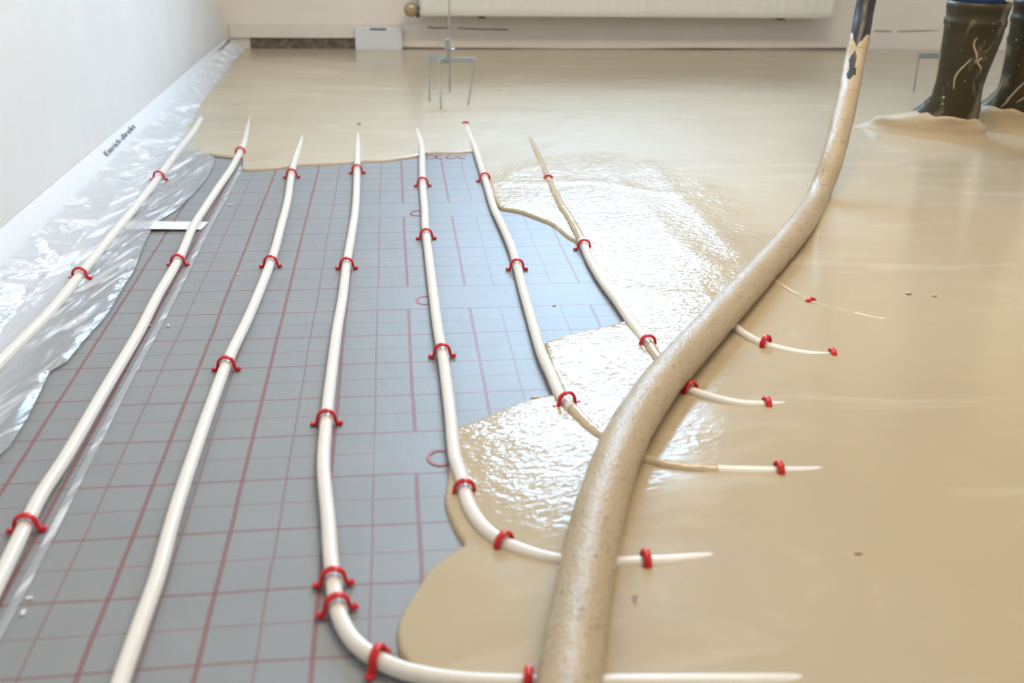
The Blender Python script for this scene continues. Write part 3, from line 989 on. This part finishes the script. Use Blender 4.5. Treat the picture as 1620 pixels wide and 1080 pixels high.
K(7, 1090, 616, 'red clip half hidden by the right side of the hose', 0.001, 0.0, 0.0, 0.018, False)
K(7, 1217, 641, 'small red clip at the tip of the pipe second down right of hose', -0.0005, feet=False)
K(8, 1211, 544, 'red clip on the uppermost bare pipe right of the hose', 0.0035, 0.0, 0.0, 0.018, False)
K(8, 1323, 565, 'tiny red clip top beyond the upper pipe tip right of the hose', 0.0, feet=False)
K(9, 1275, 477, 'tiny red clip top on the drowned pipe right of the hose', -0.0024, feet=False)

# ------------------------------------------------------------------ chips and lumps
M_CHIP = simple('white_foam_chip', (0.80, 0.80, 0.79), 0.7)
M_LUMP = make_coat('screed_lump', False, 0.3)
M_DROP = simple('screed_drop', (0.62, 0.53, 0.38), 0.3)
def chip(px, py, r, label, name='foam_chip', mat=M_CHIP, cat='foam chip', grp='white foam chips on the mat', sq=(1, 1, 0.6), z0=0.0):
    bm = bmesh.new()
    bmesh.ops.create_icosphere(bm, subdivisions=2, radius=r)
    for v in bm.verts:
        k = 1 + 0.35 * mnoise.noise(v.co * (1.7 / r) + Vector((px, py, 0)))
        v.co = Vector((v.co.x * sq[0], v.co.y * sq[1], v.co.z * sq[2])) * k
    p = gz(px, py, z0 + r * sq[2] * 0.8)
    o = bm_obj(name, bm, mat, smooth=True, loc=tuple(p))
    return tag(o, label, cat, grp)
chip(46, 946, 0.0030, 'white foam chip in the lower left corner, upper of a pair', sq=(1.3, 0.8, 0.5))
chip(36, 969, 0.0034, 'white foam chip in the lower left corner, lower of a pair', sq=(0.7, 1.4, 0.5))
chip(266, 515, 0.0028, 'white foam chip right of the seam pipe beside the clear tape', sq=(0.7, 1.3, 0.8))
chip(376, 434, 0.0026, 'single white foam chip between the seam pipe and third pipe, mid mat')
chip(364, 324, 0.0030, 'white foam chip on the far mat right of the seam pipe', sq=(1.2, 0.9, 0.6))
chip(236, 515, 0.0030, 'small grey chip against the right side of the seam pipe', mat=M_LUMP, sq=(1.3, 0.8, 0.6))
LG = 'beige screed drops'
for (x, y, r, l, s) in ((846, 628, 0.0034, 'beige screed drop on the mat left of the dipping pipe', (1.6, 0.9, 0.5)),
                        (877, 483, 0.0022, 'tiny beige screed drop on the bare mat between the two right pipes', (1.4, 0.8, 0.6))):
    chip(x, y, r, l, 'screed_drop', M_DROP, 'screed drop', LG, s)
for (x, y, r, l, s) in ((1437, 464, 0.0045, 'left of two small lumps in the smooth screed right of the hose', (1.2, 1.0, 0.7)),
                        (1478, 468, 0.0042, 'right of two small lumps in the smooth screed right of the hose', (1.1, 0.8, 0.7)),
                        (1358, 874, 0.0030, 'lone small lump in the smooth screed at lower right', (1.5, 0.9, 0.6)),
                        (790, 143, 0.0055, 'small lump in the screed right of the wire gauge', (1.5, 0.9, 0.6)),
                        (568, 195, 0.0045, 'small lump where the fourth pipe sinks at the back', (1.2, 0.9, 0.7)),
                        (1005, 943, 0.0024, 'tiny pale lump on the screed just right of the hose bottom', (1.0, 0.9, 0.8))):
    chip(x, y, r, l, 'screed_lump', M_LUMP, 'screed lump', 'lumps in the screed', s, LEVEL - 0.002)

# ------------------------------------------------------------------ level gauges (tripods with a wire)
M_STEEL = simple('galvanised_steel', (0.42, 0.45, 0.46), 0.35, 0.85, var=0.15, nscale=120)
def gauge(ctr, legs, arm_z, label, rod_top, leaning=1.0):
    g = thing('level_gauge', label, 'level gauge', (float(ctr[0]), float(ctr[1]), 0.0), 'screed level gauges')
    for (lx, ly, tx, ty) in legs:
        fx, fy = lx - ctr[0], ly - ctr[1]
        ax, ay = tx - ctr[0], ty - ctr[1]
        tube('leg', [(fx, fy, 0.012), (fx * .5 + ax * .5, fy * .5 + ay * .5, arm_z / 2), (ax, ay, arm_z - 0.004), (ax, ay, arm_z + 0.006)], 0.0024, M_STEEL, g, 8)
        L = math.hypot(ax, ay)
        bm = bmesh.new()
        add_box(bm, 0, L + 0.003, -0.0013, 0.0013, arm_z - 0.009, arm_z + 0.008, 0.0006)
        bmesh.ops.rotate(bm, verts=bm.verts, matrix=Matrix.Rotation(math.atan2(ay, ax), 3, 'Z'))
        bm_obj('arm', bm, M_STEEL, g)
    bm = bmesh.new()
    add_box(bm, -0.009, 0.003, -0.004, 0.004, arm_z - 0.010, arm_z + 0.062, 0.001)
    bm_obj('sleeve', bm, M_STEEL, g)
    tube('measuring_rod', [(0.004, -0.006, 0.052), (0.004, -0.006, 0.2), (0.003, -0.006, rod_top)], 0.0023, M_STEEL, g, 8)
    tube('clamp_screw', [(0.0, -0.006, arm_z + 0.034), (0.010, -0.010, arm_z + 0.033), (0.020, -0.012, arm_z + 0.032)], [0.004, 0.004, 0.0055], M_STEEL, g, 8)
    return g
LA, LB, LC = gz(680, 161, 0.018), gz(698, 174, 0.018), gz(740, 166, 0.018)
ctr = (LA + LB + LC) / 3
AZ = 0.148
def top_at(px, py): return gz(px, py, AZ)
TA, TB, TC = top_at(678, 90), top_at(695, 97), top_at(751, 95)
ctr = np.array([*(gz(709, 95, AZ)[:2]), 0])
gauge(ctr, [(LA[0], LA[1], TA[0], TA[1]), (LB[0], LB[1], TB[0], TB[1]), (LC[0], LC[1], TC[0], TC[1])], AZ, 'thin steel three-legged wire gauge standing in screed before the radiator', 0.62)
p1 = gz(1446, 143, 0.018); t1 = gz(1454, 88, AZ)
c2 = t1[:2] + np.array([0.075, -0.01])
gauge(np.array([c2[0], c2[1], 0]), [(p1[0], p1[1], t1[0], t1[1]), (c2[0] + 0.05, c2[1] + 0.06, c2[0] + 0.045, c2[1] + 0.055), (c2[0] + 0.055, c2[1] - 0.055, c2[0] + 0.05, c2[1] - 0.05)], AZ,
      'wire gauge in the screed mostly hidden behind the front rubber boot', 0.3)

# ------------------------------------------------------------------ hose
hp = [gz(880, 1250, 0.036), gz(897, 1120, 0.036), gz(906, 1040, 0.036), gz(918, 960, 0.037), gz(936, 860, 0.039), gz(957, 780, 0.041), gz(990, 693, 0.042), gz(1040, 613, 0.041), gz(1098, 546, 0.040), gz(1160, 478, 0.038), gz(1215, 417, 0.038), gz(1263, 361, 0.040),
      gY(1292, 315, 2.00), gY(1317, 250, 2.08), gY(1338, 167, 2.20), gY(1351, 100, 2.30), gY(1362, 50, 2.35), gY(1371, 0, 2.40)]
hr = [0.0275, 0.0275, 0.0275, 0.0275, 0.0272, 0.0270, 0.0268, 0.0266, 0.0264, 0.0262, 0.0258, 0.0254, 0.0252, 0.0250, 0.0245, 0.0240, 0.0240, 0.0240]
ext = [np.array([1.19, 2.47, 0.60]), np.array([1.25, 2.52, 0.80]), np.array([1.30, 2.55, 0.98]), np.array([1.30, 2.60, 1.12]), np.array([1.22, 2.66, 1.17]), np.array([1.12, 2.73, 1.12]), np.array([1.05, 2.78, 1.0])]
H_all = catmull(np.array(hp + ext), 10)
n_h = len(hp)
R_all = np.interp(np.linspace(0, len(hp) + len(ext) - 1, len(H_all)), np.arange(n_h + len(ext)), hr + [0.024] * len(ext))
hose = tube('concrete_hose', H_all, R_all - 0.0018, M_BLACKRUB, nseg=28)
tag(hose, 'thick beige-coated rubber hose snaking through the screed and rising to the worker', 'hose')
i_end = int(np.argmin(((H_all - gY(1360, 72, 2.325)) ** 2).sum(1)))
Q = H_all[:i_end + 4]
nseg = 40
nQ = len(Q)
v_, f_ = tube_data(Q, R_all[:nQ], nseg, False, lambda i, k, p: 0.0012 * mnoise.noise(Vector(p) * 38) + 0.0006 * mnoise.noise(Vector(p) * 120))
# torn upper end of the coating: slide the last rings back by different amounts round the hose
v_ = [np.array(q) for q in v_]
Tend = (Q[-1] - Q[-4]) / np.linalg.norm(Q[-1] - Q[-4])
for k in range(nseg):
    p = v_[(nQ - 1) * nseg + k]
    rad_ = p - Q[-1]
    side = (rad_ @ RT) / 0.024
    front = -(rad_ @ FW) / 0.024
    an = math.atan2(side, front)                       # 0 faces the camera
    pull = 0.040 * max(0.0, 1 - abs(an + 0.35) / 0.95) - 0.006 + 0.008 * mnoise.noise(Vector((side * 5, front * 5, 0)))
    for q in range(16):
        v_[(nQ - 1 - q) * nseg + k] = v_[(nQ - 1 - q) * nseg + k] - Tend * pull * (1 - q / 16.0)
    v_[(nQ - 1) * nseg + k] = v_[(nQ - 1) * nseg + k] * 1.0 - rad_ * 0.10
ct = mesh_obj('screed_coating', v_, f_, M_COAT, hose)
ct['label'] = 'wet beige screed coating'

# ------------------------------------------------------------------ worker
M_BOOT = None
def make_boot_mat():
    t = NT('muddy_boot_rubber')
    v = t.coord()
    n = t.noise(v, 9.0, 4.0, 0.6)
    c = t.mix(n, (0.026, 0.020, 0.009), (0.056, 0.044, 0.021))
    sm = t.noise(t.mapping(v, (16, 16, 7)), 1.0, 4.0, 0.6, 1.2)
    c = t.mix(t.math('MULTIPLY', t.step(sm, 0.54, 0.66), 0.35), c, (0.34, 0.30, 0.22))
    dots = t.noise(v, 75.0, 2.0)
    c = t.mix(t.step(dots, 0.72, 0.76), c, (0.62, 0.57, 0.46))
    return t.base(c, 0.42, None, 0.28, t.bump(t.noise(v, 60.0, 3.0), 0.25, 0.002))
M_BOOT = make_boot_mat()
M_TROUS = simple('blue_work_cloth', (0.045, 0.075, 0.22), 0.85, var=0.2, nscale=25, bump=0.4, bscale=500)
M_JACK = simple('grey_work_cloth', (0.20, 0.21, 0.23), 0.9, var=0.15, nscale=25, bump=0.4, bscale=500)
M_SKIN = simple('skin', (0.62, 0.40, 0.30), 0.55, var=0.06, nscale=40)
M_HAIR = simple('brown_hair', (0.07, 0.045, 0.03), 0.6, var=0.3, nscale=150)

person = thing('person', 'person in muddy rubber boots and blue trousers standing in the screed', 'person', (1.68, 2.64, 0.0))
PO = Vector((1.68, 2.64, 0.0))
def skin_mesh(name, nodes, edges, mat, parent, sub=2, root=0):
    me = bpy.data.meshes.new(name)
    me.from_pydata([tuple(Vector(p) - PO) for p, r in nodes], edges, [])
    me.materials.append(mat)
    o = bpy.data.objects.new(name, me)
    o.parent = parent
    C.objects.link(o)
    o.modifiers.new('skin', 'SKIN').use_smooth_shade = True
    for i, (p, r) in enumerate(nodes):
        sv = me.skin_vertices[0].data[i]
        sv.radius = r if isinstance(r, tuple) else (r, r)
        sv.use_root = (i == root)
    s = o.modifiers.new('sub', 'SUBSURF'); s.levels = sub; s.render_levels = sub
    return o
FD = Vector((-0.85, 0.53, 0)).normalized()          # the way the worker faces
SD = Vector((0.53, 0.85, 0)).normalized()           # his right-hand side, away from the camera
A1 = Vector((1.548, 2.615, 0.09)); A2 = Vector((1.785, 2.69, 0.09))
HIP = Vector((1.70, 2.655, 0.92))
HR = HIP + SD * 0.08; HL = HIP - SD * 0.08
K1 = Vector((1.575, 2.63, 0.49)); K2 = Vector((1.765, 2.70, 0.49))
CH = HIP + Vector((-0.015, 0.01, 0.26)); SHc = HIP + Vector((-0.05, 0.03, 0.47))
NK = SHc + Vector((-0.02, 0.012, 0.09)); HD = NK + Vector((-0.03, 0.02, 0.12)); HT = HD + Vector((-0.01, 0.006, 0.09))
SL, SR = SHc - SD * 0.19, SHc + SD * 0.19
WL, WR = Vector((1.345, 2.545, 0.95)), Vector((1.33, 2.66, 1.10))
EL, ER = (SL + WL) / 2 + Vector((0.06, -0.05, -0.08)), (SR + WR) / 2 + Vector((0.06, 0.06, -0.08))
nodes = [(HIP, (0.15, 0.11)), (CH, (0.15, 0.11)), (SHc, (0.12, 0.085)), (NK, 0.055), (HD, (0.078, 0.088)), (HT, 0.062),
         (HL, 0.085), (K1, 0.056), (A1, 0.040), (HR, 0.085), (K2, 0.056), (A2, 0.040),
         (SL, 0.055), (EL, 0.042), (WL, 0.028), (SR, 0.055), (ER, 0.042), (WR, 0.028)]
edges = [(0, 1), (1, 2), (2, 3), (3, 4), (4, 5), (0, 6), (6, 7), (7, 8), (0, 9), (9, 10), (10, 11), (2, 12), (12, 13), (13, 14), (2, 15), (15, 16), (16, 17)]
# hands: a palm and five fingers closing round the hose
def hand(wi, grip, axis):
    w0 = nodes[wi][0]
    d = (grip - w0).normalized()
    ax = axis.normalized()
    side = d.cross(ax).normalized()
    palm = w0 + d * 0.045
    nodes.append((palm, (0.030, 0.018))); pi = len(nodes) - 1
    edges.append((wi, pi))
    for q, (o, L) in enumerate(((-0.028, 0.92), (-0.009, 1.0), (0.010, 0.96), (0.028, 0.80))):
        b = palm + ax * o + d * 0.03
        pts = [b, b + d * 0.030 * L + side * 0.012, b + d * 0.040 * L + side * 0.034 * L, b + d * 0.022 * L + side * 0.050 * L]
        prev = pi
        for z, p in enumerate(pts):
            nodes.append((p, 0.0095 - 0.0009 * z)); edges.append((prev, len(nodes) - 1)); prev = len(nodes) - 1
    prev = pi
    for z, p in enumerate((palm + ax * -0.03 + side * 0.015, palm + ax * -0.045 + side * 0.032 + d * 0.02, palm + ax * -0.04 + side * 0.045 + d * 0.04)):
        nodes.append((p, 0.011 - 0.001 * z)); edges.append((prev, len(nodes) - 1)); prev = len(nodes) - 1
hand(14, Vector((1.28, 2.54, 0.93)), Vector((0.06, 0.04, 1)))
hand(17, Vector((1.22, 2.66, 1.17)), Vector((-0.8, 0.5, -0.2)))
body = skin_mesh('body', nodes, edges, M_SKIN, person)
# face
def blob(name, p, r, mat, parent, sq=(1, 1, 1)):
    bm = bmesh.new()
    bmesh.ops.create_uvsphere(bm, u_segments=20, v_segments=14, radius=r)
    for v in bm.verts:
        v.co = Vector((v.co.x * sq[0], v.co.y * sq[1], v.co.z * sq[2]))
    bmesh.ops.rotate(bm, verts=bm.verts, matrix=Matrix.Rotation(math.atan2(FD.y, FD.x), 3, 'Z'))
    return bm_obj(name, bm, mat, parent, True, tuple(Vector(p) - PO))
M_EYE = simple('eye', (0.75, 0.73, 0.70), 0.2)
M_LIP = simple('lip', (0.45, 0.20, 0.17), 0.5)
for s in (-1, 1):
    blob('eye', HD + FD * 0.078 + SD * 0.031 * s + Vector((0, 0, 0.012)), 0.012, M_EYE, person)
    blob('ear', HD + SD * 0.085 * s + Vector((0, 0, 0.0)), 0.022, M_SKIN, person, (0.7, 0.4, 1.3))
blob('nose', HD + FD * 0.092 + Vector((0, 0, -0.012)), 0.015, M_SKIN, person, (1.2, 0.8, 1.5))
blob('mouth', HD + FD * 0.082 + Vector((0, 0, -0.048)), 0.018, M_LIP, person, (0.5, 1.2, 0.4))
blob('hair', HD + FD * -0.014 + Vector((0, 0, 0.055)), 0.098, M_HAIR, person, (1.0, 0.93, 0.85))
# trousers and jacket
tn = [(HIP + Vector((0, 0, 0.10)), (0.165, 0.125)), (HIP, (0.17, 0.13)), (HIP - SD * 0.085 + Vector((0, 0, -0.08)), 0.105), (K1 + Vector((0, 0, 0.02)), 0.078), (Vector((1.562, 2.622, 0.34)), 0.062),
      (HIP + SD * 0.085 + Vector((0, 0, -0.08)), 0.105), (K2 + Vector((0, 0, 0.02)), 0.078), (Vector((1.778, 2.695, 0.34)), 0.062)]
skin_mesh('trousers', tn, [(0, 1), (1, 2), (2, 3), (3, 4), (1, 5), (5, 6), (6, 7)], M_TROUS, person, 2, 1)
jn = [(HIP + Vector((0, 0, -0.02)), (0.182, 0.142)), (CH, (0.168, 0.128)), (SHc, (0.155, 0.125)), (SL, 0.075), (EL, 0.056), (WL - (WL - EL) * 0.12, 0.042), (SR, 0.075), (ER, 0.056), (WR - (WR - ER) * 0.12, 0.042), (SHc + Vector((-0.01, 0.006, 0.06)), 0.085)]
skin_mesh('jacket', jn, [(0, 1), (1, 2), (2, 3), (3, 4), (4, 5), (2, 6), (6, 7), (7, 8), (2, 9)], M_JACK, person, 2, 1)

def boot(ank, label, seed, lean=(0, 0)):
    """rubber boot: shaft rings up from the ankle, foot rings out to the toe"""
    fx, fy = FD.x, FD.y
    sx_, sy_ = SD.x, SD.y
    def pt(f, s, z): return (ank.x + fx * f + sx_ * s + lean[0] * z - PO.x, ank.y + fy * f + sy_ * s + lean[1] * z - PO.y, z)
    rings = []
    N = 28
    # (z, centre forward, half length, half width)
    for (z, c, a, b) in ((0.004, 0.070, 0.150, 0.046), (0.025, 0.070, 0.150, 0.049), (0.042, 0.064, 0.142, 0.049), (0.056, 0.048, 0.118, 0.048), (0.072, 0.026, 0.090, 0.049), (0.100, 0.012, 0.076, 0.051), (0.125, 0.004, 0.064, 0.053), (0.16, 0.002, 0.061, 0.055),
                         (0.20, 0.0, 0.064, 0.058), (0.25, -0.004, 0.070, 0.063), (0.29, -0.006, 0.074, 0.067), (0.315, -0.006, 0.076, 0.069), (0.318, -0.006, 0.079, 0.072), (0.332, -0.006, 0.079, 0.072), (0.335, -0.006, 0.076, 0.0695), (0.358, -0.006, 0.078, 0.071), (0.360, -0.006, 0.080, 0.0735), (0.378, -0.006, 0.080, 0.0735), (0.378, -0.006, 0.072, 0.066), (0.33, -0.006, 0.070, 0.064)):
        ring_ = []
        for k in range(N):
            t = 2 * PI * k / N
            f, s = math.cos(t), math.sin(t)
            wq = 1.0 - 0.10 * f if z < 0.06 else 1.0
            wr = 0.0016 * mnoise.noise(Vector((f * 3, s * 3, z * 22 + seed))) if z > 0.1 else 0
            ring_.append(pt(c + (a + wr) * f, (b + wr) * s * wq, z))
        rings.append(ring_)
    V = [p for r_ in rings for p in r_]
    F = []
    for i in range(len(rings) - 1):
        for k in range(N):
            k2 = (k + 1) % N
            F.append((i * N + k, i * N + k2, (i + 1) * N + k2, (i + 1) * N + k))
    F.append(tuple(range(N))[::-1])
    o = mesh_obj('boot', V, F, M_BOOT, person)
    o['label'] = label
    # screed flowing over the foot
    V, F = [], []
    N2 = 56
    prof = [(0.004, 0.084, 0.196, 0.076), (0.019, 0.080, 0.182, 0.070), (0.028, 0.074, 0.166, 0.063), (0.040, 0.066, 0.153, 0.060), (0.052, 0.060, 0.150, 0.0580), (0.063, 0.049, 0.130, 0.0570), (0.074, 0.032, 0.106, 0.0570), (0.082, 0.022, 0.0920, 0.0570), (0.087, 0.018, 0.080, 0.0510)]
    for i, (z, c, a, b) in enumerate(prof):
        for k in range(N2):
            t = 2 * PI * k / N2
            f, s = math.cos(t), math.sin(t)
            zz = z
            if i >= 5:
                zz += (i - 4) / 4 * (0.010 * mnoise.noise(Vector((f * 2.6, s * 2.6, seed * 3.3))) - 0.012 * (0.5 - 0.5 * f) - 0.006 * max(0, f) ** 2)
            sharp = 1 - 0.28 * max(0, f) ** 2 if i < 4 else 1
            wr = 0.002 * mnoise.noise(Vector((f * 4, s * 4, z * 30 + seed)))
            V.append(pt(c + (a + wr) * f, (b + wr) * s * sharp, zz))
    for i in range(len(prof) - 1):
        for k in range(N2):
            k2 = (k + 1) % N2
            F.append((i * N2 + k, i * N2 + k2, (i + 1) * N2 + k2, (i + 1) * N2 + k))
    mesh_obj('screed_coating', V, F, M_COATBOOT, o)['label'] = 'beige screed covering the foot'
    # smears running down the shaft
    for q in range(5):
        th = rng.uniform(-2.6, 0.2)
        z1 = rng.uniform(0.15, 0.30)
        L = rng.uniform(0.03, 0.11)
        P = []
        for j in range(7):
            z = z1 - L * j / 6
            a_, b_ = np.interp(z, [0.08, 0.125, 0.16, 0.20, 0.25, 0.29], [0.080, 0.064, 0.061, 0.064, 0.070, 0.074]), np.interp(z, [0.1, 0.125, 0.16, 0.2, 0.25, 0.29], [0.051, 0.053, 0.055, 0.058, 0.063, 0.067])
            c_ = np.interp(z, [0.082, 0.1, 0.125, 0.25], [0.030, 0.012, 0.003, -0.004])
            tt = th + 0.12 * math.sin(j * 0.8 + q * 1.7) + 0.05 * j * (q % 2)
            P.append(pt(c_ + (a_ + 0.0005) * math.cos(tt), (b_ + 0.0005) * math.sin(tt), z))
        P = catmull(P, 4)
        tube('screed_smear', P, 0.0010 + 0.0022 * np.sin(np.linspace(0.1, 3.0, len(P))) * (0.6 + 0.4 * rng.random(len(P))), M_COATBOOT, o, 8)['label'] = 'pale screed smear'
    return o
boot(A1, 'front black rubber boot, its toe buried in screed', 1.0)
boot(A2, 'rear black rubber boot streaked with screed', 5.0)
